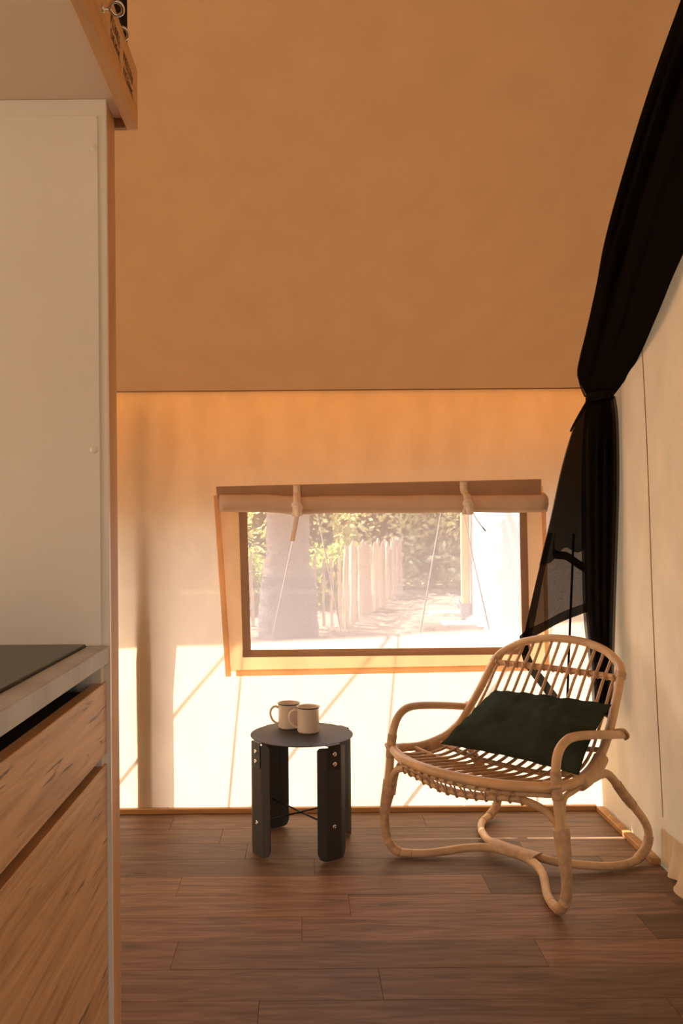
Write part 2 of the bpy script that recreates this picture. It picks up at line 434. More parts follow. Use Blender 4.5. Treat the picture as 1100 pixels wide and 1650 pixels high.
# ------------------------------------------------------------------ the window
win = bpy.data.objects.new('window_1', None); COL.objects.link(win); win.location = (0.32, YB, WZ0); WORLD[win.name] = Vector(win.location)
struct(win, 'wide mesh window with a rolled up canvas blind')
YI = YB - 0.012
def wpt(px, py, dy=0.0):
    p = at(px, py, YI - dy); return p
mb = MB(); mb.grid(lambda u, v: Vector((lerp(WX0-0.01, WX1+0.01, u), YB-0.007+0.003*nz(u*3, v*2), lerp(WZ0-0.01, WZ1, v))), 40, 24)
o = mb.build('insect_mesh', 'mesh', win, smooth=True); o['label'] = 'pale insect mesh, sunlit along its lower edge'
# double canvas around the opening
OX0a, OX0b, OX1, OZ0, OZ1 = -0.335, -0.278, 0.935, 0.545, 1.262
mb = MB()
def ring(pts_in, pts_out, n=14, y=YI):
    m = MB()
    for k in range(4):
        a0, a1 = pts_in[k], pts_in[(k+1) % 4]; b0, b1 = pts_out[k], pts_out[(k+1) % 4]
        m.grid(lambda u, v, a0=a0, a1=a1, b0=b0, b1=b1: Vector((lerp(lerp(a0[0], a1[0], u), lerp(b0[0], b1[0], u), v),
               y + 0.002*nz(u*5+k, v*2), lerp(lerp(a0[1], a1[1], u), lerp(b0[1], b1[1], u), v))), n, 4)
    return m
inn = [(WX0, WZ0), (WX1, WZ0), (WX1, WZ1), (WX0, WZ1)]
outr = [(-0.290, 0.548), (0.948, 0.560), (0.938, OZ1), (-0.337, OZ1)]
o = ring(inn, outr).build('window_border', 'border', win, smooth=True); o['label'] = 'doubled canvas border around the mesh'
def strip(name, a, b, wd, y, material, th=0.003):
    a = Vector((a[0], y, a[1])); b = Vector((b[0], y, b[1]))
    d = (b-a).normalized(); n_ = Vector((-d.z, 0, d.x))*wd/2; dy = Vector((0, th/2, 0))
    v = []
    for p in (a, b):
        v += [p-n_-dy, p+n_-dy, p+n_+dy, p-n_+dy]
    m = MB(); m.add(v, [(0,1,5,4), (1,2,6,5), (2,3,7,6), (3,0,4,7), (0,3,2,1), (4,5,6,7)])
    return m.build(name, material, win)
strip('seam_tape', (-0.333, 1.235), (-0.292, 0.530), 0.022, YI-0.006, 'border')
strip('seam_tape', (0.938, 1.235), (0.948, 0.548), 0.016, YI-0.006, 'border')
strip('seam_tape', (-0.262, 0.543), (0.940, 0.556), 0.024, YI-0.006, 'border')
TY = YI - 0.004
strip('frame_tape', (-0.232, 1.21), (-0.219, 0.604), 0.032, TY, 'tape')
strip('frame_tape', (0.858, 1.21), (0.867, 0.604), 0.029, TY, 'tape')
strip('frame_tape', (-0.236, 0.619), (0.882, 0.622), 0.029, TY-0.003, 'tape')
# valance strip above and rolled blind
va = [at(348, 784, YI-0.008), at(871, 772, YI-0.008), at(871, 800, YI-0.010), at(351, 804, YI-0.010)]
mb = MB()
for off in (0.0, 0.004):
    mb.grid(lambda u, v: va[0].lerp(va[1], u).lerp(va[3].lerp(va[2], u), v) - Vector((0, off + 0.003*abs(nz(u*9, v*3)), 0)), 50, 5)
o = mb.build('blind_heading', 'tape', win, smooth=True); o['label'] = 'grey brown heading strip above the rolled blind'
RY = YI - 0.055
ra, rb = at(354, 811, RY), at(879, 811, RY)
def rollr(t): return 0.0335 + 0.003*nz(t*7, 2) + 0.0015*nz(t*25, 4)
pts = []; rad = []
for i in range(61):
    t = i/60; p = ra.lerp(rb, t)
    p.z += -0.004*math.sin(PI*t) - 0.006*math.exp(-((t-0.24)/0.05)**2) + 0.003*nz(t*5)
    pts.append(p); rad.append(rollr(t))
mb = MB(); mb.tube(pts, rad, 20, flat=0.92)
roll = mb.build('rolled_blind', 'blind', win, smooth=True); roll['label'] = 'rolled up beige canvas blind'
# loose outer edge of the roll and its spiral ends
mb = MB(); mb.grid(lambda u, v: poly(pts, u) + Vector((0, -0.030*math.cos(R(-62+v*22)) - 0.004, 0.0335*math.sin(R(-62+v*22)) - 0.003 - 0.004*nz(u*6, 1))), 60, 4)
sub(mb, 'blind_edge', 'blind', roll)
for e, sx in ((pts[0], -1), (pts[-1], 1)):
    sp = [e + Vector((sx*0.0015, 0.0295*(1-a/20)*math.cos(a*0.9), 0.0305*(1-a/20)*math.sin(a*0.9))) for a in range(0, 19)]
    sub(MB().ribbon(cr(sp, 4), (1, 0, 0), 0.004, 0.002), 'spiral_end', 'tape', roll)
for px, tail in ((478, 'down'), (750, 'side')):
    c = poly(pts, (px-354)/(879-354))
    topz = at(px, 782 if px < 600 else 776, YI).z
    path = [Vector((c.x, YI-0.016, topz)), Vector((c.x, YI-0.018, topz-0.03)), Vector((c.x, c.y+0.012, c.z+0.040)), Vector((c.x, c.y-0.018, c.z+0.034)), Vector((c.x, c.y-0.039, c.z+0.008)), Vector((c.x-0.002, c.y-0.038, c.z-0.018)), Vector((c.x-0.004, c.y-0.020, c.z-0.040))]
    st = MB().ribbon(cr(path, 5), (1, 0, 0), 0.029, 0.002)
    so_ = st.build('strap', 'strap', win, smooth=True); so_['label'] = 'pale cotton strap tied around the rolled blind'
    kn = MB()
    for k in range(3):
        kn.tube(cr([c + Vector((-0.017+0.006*k, -0.040, -0.004)), c + Vector((0.001, -0.050, 0.012-0.014*k)), c + Vector((0.017, -0.042, -0.014-0.004*k))], 6), [0.005]+[0.0095]*11+[0.005], 8)
    kn.tube(cr([c + Vector((0.0, -0.046, 0.012)), c + Vector((0.004, -0.050, -0.012)), c + Vector((0.008, -0.044, -0.040))], 6), [0.008]*6+[0.012]*7, 8)
    sub(kn, 'knot', 'strap', so_)
    if tail == 'down':
        sub(MB().ribbon(cr([c + Vector((0.002, -0.036, -0.02)), c + Vector((-0.004, -0.024, -0.065)), c + Vector((-0.014, -0.018, -0.115)), c + Vector((-0.018, -0.012, -0.135))], 6), (1, 0.2, 0), 0.018, 0.0015), 'strap_tail', 'strap', so_)
    else:
        sub(MB().ribbon(cr([c + Vector((0.000, -0.036, -0.015)), c + Vector((-0.006, -0.030, -0.04))], 6), (1, 0.2, 0), 0.028, 0.0015), 'strap_tail', 'strap', so_)
        sub(MB().tube(cr([c + Vector((0.012, -0.045, -0.018)), c + Vector((0.032, -0.040, -0.058)), c + Vector((0.068, -0.034, -0.105))], 8), [0.0018]*14+[0.003]*3, 6), 'strap_cord', 'rope', so_)

# ------------------------------------------------------------------ kitchen on the left
YP = 1.323; XK = -0.304
kb = thing('base_cabinet', 'wood fronted kitchen base cabinet under the concrete worktop', 'cabinet', (-0.6, 0.5, 0))
MB().box(-0.90, XK-0.075, -0.40, YP-0.002, 0.0, 0.888).build('body', 'void', kb)
MB().box(XK-0.045, XK-0.008, YP-0.022, YP-0.002, 0.0, 0.889).build('end_filler', 'white', kb)
for z0, z1, lab in ((0.753, 0.8646, 'shallow top drawer front'), (0.06, 0.737, 'tall lower drawer front')):
    d = MB().box(XK-0.022, XK-0.004, -0.38, YP-0.005, z0, z1, 0.001).build('drawer_front', 'front', kb); d['label'] = 'oak laminate ' + lab
    sub(MB().box(XK-0.074, XK-0.0225, -0.38, YP-0.024, z1-0.03, z1-0.012), 'grip_profile', 'void', d, False)
wt = MB().box(-0.92, XK, -0.42, YP-0.001, 0.8935, 0.920, 0.0012).build('worktop', 'stone'); tag(wt, 'grey concrete look worktop carrying the black hob', 'worktop')
hb = thing('hob', 'flat black glass hob set on the worktop', 'hob', (-0.6, 1.03, 0.92))
MB().box(-0.86, XK-0.0335, 0.74, 1.310, 0.9202, 0.9245, 0.001).build('glass', 'hob', hb)
MB().box(-0.862, XK-0.0330, 0.738, 1.312, 0.9200, 0.9212).build('edge_frame', 'void', hb)
tp = thing('end_panel', 'tall white panel with oak edge closing the kitchen end', 'panel', (-0.6, 1.35, 0))
MB().box(-0.92, XK+0.0005, YP, YP+0.012, 0.0, 1.777, 0.0008).build('white_face', 'white', tp)
MB().box(-0.92, XK-0.0115, YP-0.0032, YP-0.0002, 0.9202, 1.750, 0.0006).build('splash_sheet', 'white', tp)
MB().box(-0.92, XK-0.0003, YP+0.0121, YP+0.068, 0.0, 1.777).build('oak_side', 'side', tp)
MB().box(XK-0.0002, XK+0.0016, YP-0.001, YP+0.006, 0.0, 1.777).build('edge_strip', 'white_line', tp)
for px, py in ((152, 239), (152, 725)):
    p = at(px, py, YP)
    m = MB(); m.lathe([(0.0, 0.0016), (0.0045, 0.0014), (0.0060, 0.0006), (0.0062, 0.0)], (0,0,0), 20)
    m.v = [(p.x + a, YP-0.0032-c, p.z + b) for a, b, c in m.v]
    m.build('screw_cap', 'white', tp, smooth=True)
ov = thing('overhead_shelf', 'overhead shelf box with pine fascia above the kitchen', 'shelf', (-0.6, 1.0, 1.77))
MB().box(-0.92, -0.284, -0.40, 1.385, 1.7775, 1.795).build('underside_board', 'under', ov)
MB().box(-0.286, -0.268, -0.40, 1.402, 1.765, 1.865, 0.001).build('fascia_board', 'pine', ov)
MB().box(-0.92, -0.2865, 1.392, 1.402, 1.765, 1.79).build('end_rail', 'pine_dark', ov)
rs = random.Random(3)
def fst(y, z, ln, ang, th=0.0020):
    dy, dz = math.cos(ang)*ln/2, math.sin(ang)*ln/2; ny, nzv = -math.sin(ang)*th/2, math.cos(ang)*th/2; X = -0.2676
    mb.add([(X, y-dy-ny, z-dz-nzv), (X, y+dy-ny, z+dz-nzv), (X, y+dy+ny, z+dz+nzv), (X, y-dy+ny, z-dz+nzv)], [(0,1,2,3)])
for by, bz, n in ((1.236, 1.822, 7), (1.322, 1.815, 8)):
    mb = MB()
    for row in range(2):
        for i in range(n):
            y = by - 0.030 + 0.009*i; z = bz + 0.012 - 0.022*row - 0.0005*i
            hgt = 0.017 if row == 0 else 0.013
            fst(y, z, hgt, R(90), 0.0026)
            c_ = rs.choice('HNAEZ')
            if c_ in 'HA': fst(y+0.003, z, 0.006, 0); fst(y+0.006, z, hgt, R(90))
            elif c_ == 'N': fst(y+0.003, z, hgt, R(65))
            elif c_ == 'Z': fst(y+0.003, z+hgt/2, 0.006, 0); fst(y+0.003, z-hgt/2, 0.006, 0)
            else:
                for q in (-1, 0, 1): fst(y+0.003, z+q*hgt*0.45, 0.006, 0)
    o = mb.build('timber_stamp', 'stamp', ov); o['label'] = 'dark smudged stamp printed on the pine'; o['kind'] = 'stuff'
def eyebolt(base, nm):
    e = MB()
    b = Vector(base)
    e.tube([b + Vector((-0.002, 0, 0)), b + Vector((0.0015, 0, 0)), b + Vector((0.002, 0, 0)), b + Vector((0.010, 0, 0))], [0.0055, 0.0055, 0.0022, 0.0022], 12)
    c = b + Vector((0.0185, 0, 0)); pts_ = [c + Vector((-math.cos(a)*0.0088, -math.sin(a)*0.0078, math.sin(a)*0.0046)) for a in [2*PI*k/28 for k in range(29)]]
    e.tube(pts_, 0.0027, 8)
    o = e.build(nm, 'steel', ov, smooth=True); o['label'] = 'chrome eye bolt'
eyebolt((-0.2675, 1.157, 1.816), 'eye_bolt'); eyebolt((-0.2900, 1.300, 1.866), 'eye_bolt')
bc = thing('black_drape', 'black cloth hanging behind the pine fascia at the upper left', 'curtain', (-0.30, 1.2, 1.87))
mb = MB(); mb.grid(lambda u, v: Vector((-0.2765 - 0.002*math.sin(u*40), lerp(0.4, 1.372, u), lerp(1.870, 2.60, v))), 80, 6)
mb.grid(lambda u, v: Vector((-0.2825 - 0.002*math.sin(u*40), lerp(0.4, 1.372, u), lerp(1.870, 2.60, v))), 80, 6)
mb.build('cloth', 'black_cloth', bc, smooth=True)

# ------------------------------------------------------------------ rattan chair (own axes: x to its side, y to its back)
ch = thing('rattan_chair', 'bent rattan lounge chair with spindle back beside the curtain', 'chair', (0.499, 2.595, 0), R(-47.25), local=True)
def mir(P): return [(-p[0], p[1], p[2]) for p in P]
half = [(.306,0,.366),(.302,.045,.362),(.292,.13,.354),(.285,.21,.360),(.277,.28,.377),(.270,.34,.412),(.264,.395,.468),(.256,.44,.522),(.248,.487,.585),(.236,.525,.630),(.205,.549,.656),(.155,.568,.682),(.08,.583,.699)]
loop = half + [(0,.587,.704)] + mir(half[::-1])
LP = cr(loop, 8)
MB().tube(LP, 0.0142, 14).build('seat_back_frame', 'cane', ch, smooth=True)
hr = [(.290,.050,.364),(.294,.015,.366),(.284,-.012,.367),(.255,-.033,.367),(.2,-.066,.366),(.13,-.093,.366),(.065,-.105,.366)]
FR = cr(hr + [(0,-.110,.366)] + mir(hr[::-1]), 8)
MB().tube(FR, 0.0150, 14).build('front_rail', 'cane', ch, smooth=True)
la = [(.288,.428,.442),(.297,.36,.455),(.300,.23,.477),(.300,.12,.491),(.300,.065,.488),(.300,.026,.466),(.302,.006,.425),(.307,0,.372)]
ll = [(.307,0,.372),(.314,0,.30),(.325,0,.23),(.334,-.003,.165),(.337,0,.11),(.332,.003,.070),(.318,.009,.036),(.296,.022,.018),(.262,.048,.015)]
lb = [(.262,.048,.015),(.222,.088,.016),(.187,.135,.020),(.148,.185,.027),(.1,.224,.033),(.05,.240,.036),(0,.243,.037)]
side_full = cr(la + ll[1:] + lb[1:], 8)
ia = (len(la)-1)*8; il = ia + (len(ll)-1)*8
for sg in (1, -1):
    S = [Vector((p.x*sg, p.y, p.z)) for p in side_full]
    MB().tube(S[:ia+1], 0.0134, 12).build('armrest', 'cane', ch, smooth=True)
    MB().tube(S[ia:il+1], [0.0134 + 0.0006*min(1, i/20) for i in range(il-ia+1)], 12).build('front_leg', 'cane', ch, smooth=True)
B1 = [Vector(p) for p in side_full[il:]]
base_f = B1 + [Vector((-p.x, p.y, p.z)) for p in B1[::-1][1:]]
MB().tube(base_f, 0.0135, 12).build('base_cane', 'cane', ch, smooth=True)
bl_ = [(.282,.215,.338),(.277,.265,.336),(.272,.315,.335),(.272,.362,.326),(.277,.407,.288),(.283,.449,.243),(.289,.508,.190),(.291,.570,.132),(.292,.594,.085),(.291,.578,.046),(.287,.530,.023),(.276,.470,.016)]
bb_ = [(.276,.470,.016),(.240,.408,.016),(.182,.345,.022),(.125,.294,.030),(.065,.274,.036),(0,.2715,.038)]
bf = cr(bl_ + bb_[1:], 8); ib = (len(bl_)-1)*8
for sg in (1, -1):
    MB().tube([Vector((p.x*sg, p.y, p.z)) for p in bf[:ib+1]], 0.0134, 12).build('back_leg', 'cane', ch, smooth=True)
B2 = bf[ib:]; base_b = B2 + [Vector((-p.x, p.y, p.z)) for p in B2[::-1][1:]]
MB().tube(base_b, 0.0132, 12).build('base_cane', 'cane', ch, smooth=True)
ha = [(.319,.010,.212),(.309,.004,.262),(.292,-.004,.285),(.268,-.014,.305),(.220,-.034,.322),(.165,-.050,.321),(.100,-.063,.312),(.04,-.070,.307)]
AP = cr(ha + [(0,-.0705,.306)] + mir(ha[::-1]), 8)
MB().tube(AP, 0.0112, 10).build('apron_cane', 'cane', ch, smooth=True)
UR = [p + Vector((0, .012, -.0235)) for p in FR if p.y < 0.012]
MB().tube(UR, 0.0088, 10).build('under_rail', 'cane', ch, smooth=True)
for sg in (1, -1):
    sb = [(.320,.022,.205),(.312,.026,.262),(.304,.036,.302),(.296,.064,.326),(.290,.12,.330),(.284,.20,.335)]
    MB().tube(cr([(p[0]*sg, p[1], p[2]) for p in sb], 8), 0.0092, 10).build('side_brace', 'cane', ch, smooth=True)
# spindles: from the front rail along the seat and up to the top of the frame
prof = [(.06,.352),(.13,.343),(.21,.348),(.28,.366),(.337,.405),(.388,.465),(.436,.522),(.482,.585)]
def frail(u):
    best = min(FR, key=lambda p: abs(p.x-u) + (10 if p.y > 0.0 and abs(u) < .26 else 0)); return best
def toparc(u):
    c_ = [p for p in LP if p.z > 0.60]; return min(c_, key=lambda p: abs(p.x-u))
NS = 14
for i in range(NS):
    u = -0.236 + 0.472*i/(NS-1)
    a = frail(u); tpt = toparc(u*0.94)
    P = [(u, a.y, a.z+0.004), (u, max(a.y+.06, .0), .357)]
    for v, z in prof:
        if v > P[-1][1] + 0.03: P.append((u*(1-0.05*smooth(.3,.5,v)), v + 0.012*(1-(u/.25)**2)*smooth(.3,.5,v), z - 0.006*(1-(u/.25)**2)*smooth(.34,.2,v)))
    if tpt.z > 0.62: P.append((tpt.x, lerp(P[-1][1], tpt.y, .75), lerp(P[-1][2], tpt.z, .7)))
    P.append((tpt.x, tpt.y, tpt.z))
    MB().tube(cr(P, 5), 0.0052, 8).build('spindle', 'cane_thin', ch, smooth=True)
# cross bars
def bar(pts_, r, mt='cane'): return MB().tube(cr(pts_, 8), r, 10).build('cross_bar', mt, ch, smooth=True)
def uat(v0, n_=None):
    c_ = min(LP[:len(LP)//2], key=lambda p: abs(p.y-v0) + (5 if n_ and abs(p.z-n_) > .1 else 0)); return c_
q = uat(.500, .60)
cb1 = bar([(-q.x, q.y, q.z), (-.15, q.y+.022, q.z), (0, q.y+.030, q.z), (.15, q.y+.022, q.z), (q.x, q.y, q.z)], 0.0112, 'cane')
for v0, dz in ((.335, -.012), (.20, -.022), (.085, -.022)):
    q2 = uat(v0); bar([(-q2.x, q2.y+.01, q2.z-.002), (-.13, q2.y+.015, q2.z+dz-.006), (0, q2.y+.015, q2.z+dz-.010), (.13, q2.y+.015, q2.z+dz-.006), (q2.x, q2.y+.01, q2.z-.002)], 0.0085)
# cane bindings
def wrapt(pts_, r, nm='binding'):
    L_ = [Vector(p) for p in pts_]; tot = sum((L_[k+1]-L_[k]).length for k in range(len(L_)-1)); n = max(4, int(tot/0.0026))
    out = [poly(L_, k/n) for k in range(n+1)]
    return MB().tube(out, r, 12, ridged=0.085).build(nm, 'wrap', ch, smooth=True)
for i in range(NS):      # knots on the upper cross bar
    u = (-0.236 + 0.472*i/(NS-1))*0.955; y = q.y + .030*(1-(u/.26)**2)
    MB().tube(cr([(u-.006, y-.010, q.z+.010), (u, y-.0225, q.z+.003), (u+.007, y-.010, q.z-.010)], 4), 0.0036, 6).build('knot', 'wrap', ch, smooth=True)
def seg(C, zr=None, f=None): return [p for p in C if f(p)]
for sg in (1, -1):
    S = [Vector((p.x*sg, p.y, p.z)) for p in side_full]
    lower = [p + Vector((-0.004*sg*smooth(.13, .25, p.z), 0.004*smooth(.13, .25, p.z), 0)) for p in S[ia:il] if 0.06 < p.z < 0.262]
    n_ = len(lower)
    L_ = [poly(lower, k/90) for k in range(91)]
    MB().tube(L_, [lerp(0.0225, 0.0150, smooth(0, 1, k/55)) for k in range(91)], 14, ridged=0.05).build('binding', 'wrap', ch, smooth=True)
    wrapt([p for p in S[ia:il+1] if p.z < 0.055][:14], 0.0148)
    wrapt([p for p in S[ia-6:ia+5]], 0.0150)
    # tie between arm/leg and the seat corner
    MB().tube(cr([(.322*sg, -.004, .378), (.300*sg, -.020, .372), (.272*sg, -.014, .360), (.285*sg, .018, .352), (.318*sg, .014, .362)], 6), 0.0055, 8, flat=1.6).build('binding', 'wrap', ch, smooth=True)
    # wide sleeve on the side rail where the frame and the back leg meet
    SR = [Vector((p.x*sg, p.y, p.z)) for p in LP[:len(LP)//2] if .155 < p.y < .325 and p.z < .41]
    SR = [p + Vector((0, 0, -0.011)) for p in SR]
    MB().tube(SR, 0.0235, 14).build('rail_sleeve', 'cane', ch, smooth=True)
    BLs = [Vector((p.x*sg, p.y, p.z)) for p in bf[:ib+1]]
    wrapt([p for p in BLs if .405 < p.y < .50 and p.z > .18], 0.0150)
    wrapt([p for p in BLs if .02 < p.z < .085 and p.y > .5], 0.0150)
    # arm end knot
    MB().tube(cr([(.276*sg, .388, .460), (.300*sg, .412, .462), (.306*sg, .428, .442), (.290*sg, .436, .428)], 6), 0.0038, 8, flat=1.8).build('binding', 'wrap', ch, smooth=True)
    wrapt([Vector((p.x*sg, p.y, p.z)) for p in LP[:len(LP)//2] if .598 < p.z < .625], 0.0156)
mid = [Vector((u/100, .2572, .0372 - 0.000*u)) for u in range(-9, 10)]
mb = MB(); vv = []
npts = 60
for k in range(npts+1):
    u = lerp(-.085, .085, k/npts); yf = .243 - .35*u*u*3; yb = .2715 + .2*u*u*3
    cy, hy = (yf+yb)/2, (yb-yf)/2 + .0150
    for a in range(16):
        an = 2*PI*a/16; rr_ = 1 + (0.03 if k % 2 else 0)
        cc, ss = math.cos(an), math.sin(an)
        sx_ = math.copysign(abs(cc)**0.6, cc)
        vv.append((u, cy + hy*sx_*rr_, .0368 + .0152*math.copysign(abs(ss)**0.8, ss)*rr_))
mb.add(vv, [(k*16+a, k*16+(a+1) % 16, (k+1)*16+(a+1) % 16, (k+1)*16+a) for k in range(npts) for a in range(16)])
mb.build('binding', 'wrap', ch, smooth=True)
# zigzag lacing between front rail and apron
mb = MB()
def nearest(C, u): return min([p for p in C if p.y < 0.0], key=lambda p: abs(p.x-u))
us = [-0.20 + 0.0335*i for i in range(13)]
for u in us:
    top = nearest(FR, u); b0 = nearest(AP, u-0.016); b1 = nearest(AP, u+0.016)
    for b in (b0, b1):
        mb.tube(cr([top + Vector((0, .010, -.012)), top + Vector((0, -.004, -.0165)), (top*0.5+b*0.5) + Vector((0, -.006, -.003)), b + Vector((0, -.0132, .001)), b + Vector((0, -.004, -.0132)), b + Vector((0, .010, -.006))], 4), 0.0027, 6)
mb.build('lacing', 'wrap', ch, smooth=True)

# ------------------------------------------------------------------ green cushion on the chair
def chw(u, v, z):
    th = R(-47.25); return Vector((0.499 + u*math.cos(th) - v*math.sin(th), 2.595 + u*math.sin(th) + v*math.cos(th), z))
cTL, cTR, cBL, cBR = Vector((-.150,.372,.530)), Vector((.272,.385,.540)), Vector((-.215,.150,.372)), Vector((.290,.150,.372))
cn = ((cTR-cTL).cross(cBL-cTL)).normalized()
if cn.y > 0: cn = -cn           # towards the front
def cush(side):
    def fn(u, v):
        a, b = 2*u-1, 2*v-1
        # sides pulled in between the pointed corners
        a2 = a*(1 - 0.055*(1-b*b)); b2 = b*(1 - 0.085*(1-a*a))
        p = cBL.lerp(cBR, (a2+1)/2).lerp(cTL.lerp(cTR, (a2+1)/2), (b2+1)/2)
        h = (max(0, 1-a**4)**0.55)*(max(0, 1-b**4)**0.6)*(1-0.18*(a*a+b*b)/2)
        wr = 0.010*nz(a*3.0+1, b*3.0, 2)*h + 0.004*nz(a*9, b*4, 6)*h
        edge = max(abs(a), abs(b)); wr += 0.006*math.sin((a if abs(b) > abs(a) else b)*17)*smooth(.5, .9, edge)*h
        return p + cn*side*((0.066 if side > 0 else 0.040)*h + wr)
    return fn
mb = MB()
mb.grid(cush(1), 56, 40); mb.grid(cush(-1), 56, 40)
mb.v = [tuple(chw(*p)) for p in mb.v]
cu = thing('cushion', 'dark green rectangular cushion leaning on the rattan chair back', 'cushion', chw(.03, .26, .38))
mb.build('cover', 'cushion', cu, smooth=True)
ed = []
for k in range(161):
    t = k/160*4; s_ = int(t) % 4; f_ = t-int(t)
    uv = [(f_, 0), (1, f_), (1-f_, 1), (0, 1-f_)][s_]
    ed.append(chw(*cush(1)(*uv)))
MB().tube(ed, 0.0022, 6).build('piping', 'cushion', cu, smooth=True)

# ------------------------------------------------------------------ side table
TC = Vector((-0.008, 2.956, 0)); TZ = 0.385
tb = thing('side_table', 'round dark metal side table with four folded legs', 'table', TC, R(35), local=True)
MB().lathe([(0.0, TZ-.003), (.1785, TZ-.003), (.1793, TZ-.0022), (.1793, TZ-.0008), (.1785, TZ), (0.0, TZ)], (0,0,0), 72).build('table_top', 'table', tb, smooth=False)
def leg_mesh():
    """folded sheet: middle face and two wings bent inward, lower corners rounded"""
    half_w, wing, fold = .029, .032, R(27)
    xs_ = [-(half_w+wing), -(half_w+wing*.75), -(half_w+wing*.4), -half_w-.003, -half_w+.003, 0, half_w-.003, half_w+.003, half_w+wing*.4, half_w+wing*.75, half_w+wing]
    def fp(s):
        a = abs(s); sg = 1 if s > 0 else -1
        if a <= half_w: return Vector((.1865, s, 0))
        e = a-half_w; return Vector((.1865 - e*math.sin(fold), sg*(half_w + e*math.cos(fold)), 0))
    W = half_w+wing
    def zb(s):
        r = .026; e = W-abs(s)
        return 0.001 + (r - math.sqrt(max(0, r*r-(r-e)**2)) if e < r else 0)
    def zt(s):
        r = .008; e = W-abs(s)
        return TZ-.009 - (r - math.sqrt(max(0, r*r-(r-e)**2)) if e < r else 0)
    m = MB(); v = []; n = len(xs_)
    for th in (0, .003):
        for s in xs_:
            p = fp(s); d = Vector((-th, 0, 0))
            v += [p+d+Vector((0,0,zb(s))), p+d+Vector((0,0,zt(s)))]
    f = []
    for i in range(n-1):
        a, b, c_, d = 2*i, 2*i+1, 2*i+3, 2*i+2; k = 2*n
        f += [(a, d, c_, b), (a+k, b+k, c_+k, d+k), (b, c_, c_+k, b+k), (a, a+k, d+k, d)]
    f += [(0, 1, 1+2*n, 2*n), (2*n-2, 4*n-2, 4*n-1, 2*n-1)]
    m.add(v, f); return m
def rot(mb_, a):
    c, s = math.cos(a), math.sin(a); mb_.v = [(x*c-y*s, x*s+y*c, z) for x, y, z in mb_.v]; return mb_
def bolt(z, r=.0065):
    m = MB(); m.lathe([(0.0022, .0012), (0.0030, .0034), (r*.75, .0030), (r, .0010), (r, 0)], (0,0,0), 14)
    m.v = [(.1865 + (.0035 if z > .2 else 0) + c, a, z+b) for a, b, c in m.v]; return m
for k in range(4):
    a = k*PI/2
    lg = rot(leg_mesh(), a).build('leg', 'table', tb)
    m = MB()
    m.box(.172, .190, -.0255, .0255, TZ-.0045, TZ-.0012); m.box(.1868, .1898, -.0255, .0255, TZ-.086, TZ-.0015, .0008)
    tbm = rot(m, a).build('tab', 'table_black', tb)
    for z in (TZ-.032, TZ-.065): sub(rot(bolt(z, .0085), a), 'bolt', 'steel', tbm)
    sub(rot(bolt(.112, .0075), a), 'bolt', 'steel', lg)
for k in range(2):
    a = k*PI/2; m = MB().tube([(-.185, 0, .112 - .004*k), (.185, 0, .112 - .004*k)], .0034, 8)
    rot(m, a).build('cross_rod', 'table_black', tb, smooth=True)

# ------------------------------------------------------------------ mugs
def mug(c, hang, label):
    t = thing('enamel_mug', label, 'mug', c, hang, group='cream enamel mugs on the side table', local=True)
    r, h = .0385, .091
    MB().lathe([(0, .0006), (r-.004, .0004), (r-.001, .003), (r, .007), (r, h-.006), (r+.0022, h-.002), (r+.0028, h-.0004), (r+.0014, h), (r-.0016, h-.003), (r-.0018, .008), (r-.006, .004), (0, .0035)], (0,0,0), 40).build('cup', 'enamel', t, smooth=True)
    MB().lathe([(r+.0012, h-.0048), (r+.0030, h-.0024), (r+.0034, h-.0008), (r+.0022, h-.0002), (r+.0012, h-.0020)], (0,0,0), 40).build('rim', 'enamel_rim', t, smooth=True)
    hp = [(r-.001, 0, .074), (r+.012, 0, .078), (r+.025, 0, .068), (r+.028, 0, .050), (r+.021, 0, .030), (r+.008, 0, .019), (r-.001, 0, .017)]
    MB().tube(cr(hp, 6), .0042, 10, flat=1.5).build('handle', 'enamel', t, smooth=True)
mug((-.054, 3.046, TZ), R(184), 'cream enamel mug behind the other mug on the side table')
mug((.0155, 2.980, TZ), R(186), 'cream enamel mug in front on the side table')

# ------------------------------------------------------------------ black voile curtain on the right
cv = thing('sheer_curtain', 'sheer black curtain tied in a knot in the right corner', 'curtain', (1.06, 3.0, 0.62))
LU = [at(*p) for p in [(948,637,2.97),(938,623,2.96),(930,604,2.94),(934,578,2.91),(944,540,2.86),(955,495,2.79),(965,450,2.72),(974,400,2.64),(985,355,2.57),(1005,285,2.46),(1032,196,2.33),(1062,105,2.20),(1100,0,2.08),(1130,-80,1.98)]]
RU = [at(*p) for p in [(984,643,2.96),(991,634,2.94),(1003,618,2.90),(1017,597,2.84),(1034,565,2.70),(1050,528,2.58),(1067,488,2.49),(1083,448,2.42),(1100,410,2.36),(1127,350,2.20),(1165,260,2.02),(1215,140,1.85),(1275,0,1.68),(1320,-110,1.55)]]
LUc, RUc = cr(LU, 4), cr(RU, 4)
def upper(off, ph, nf):
    def fn(u, v):
        a, b = poly(LUc, v), poly(RUc, v)
        # folds gather: uneven spacing across
        uu = u + 0.05*math.sin(2*PI*nf*u + ph)*math.sin(PI*u)
        p = a.lerp(b, max(0, min(1, uu)))
        A = lerp(0.010, 0.045, smooth(0, 0.6, v))*math.sin(PI*min(1, u*1.0))**0.5
        p.x -= off*math.sin(PI*u) + A*(0.5+0.5*math.sin(2*PI*nf*u + ph + 1.5*nz(v*2, u*3)))
        p.y += 0.5*A*math.cos(2*PI*nf*u + ph)
        return p
    return fn
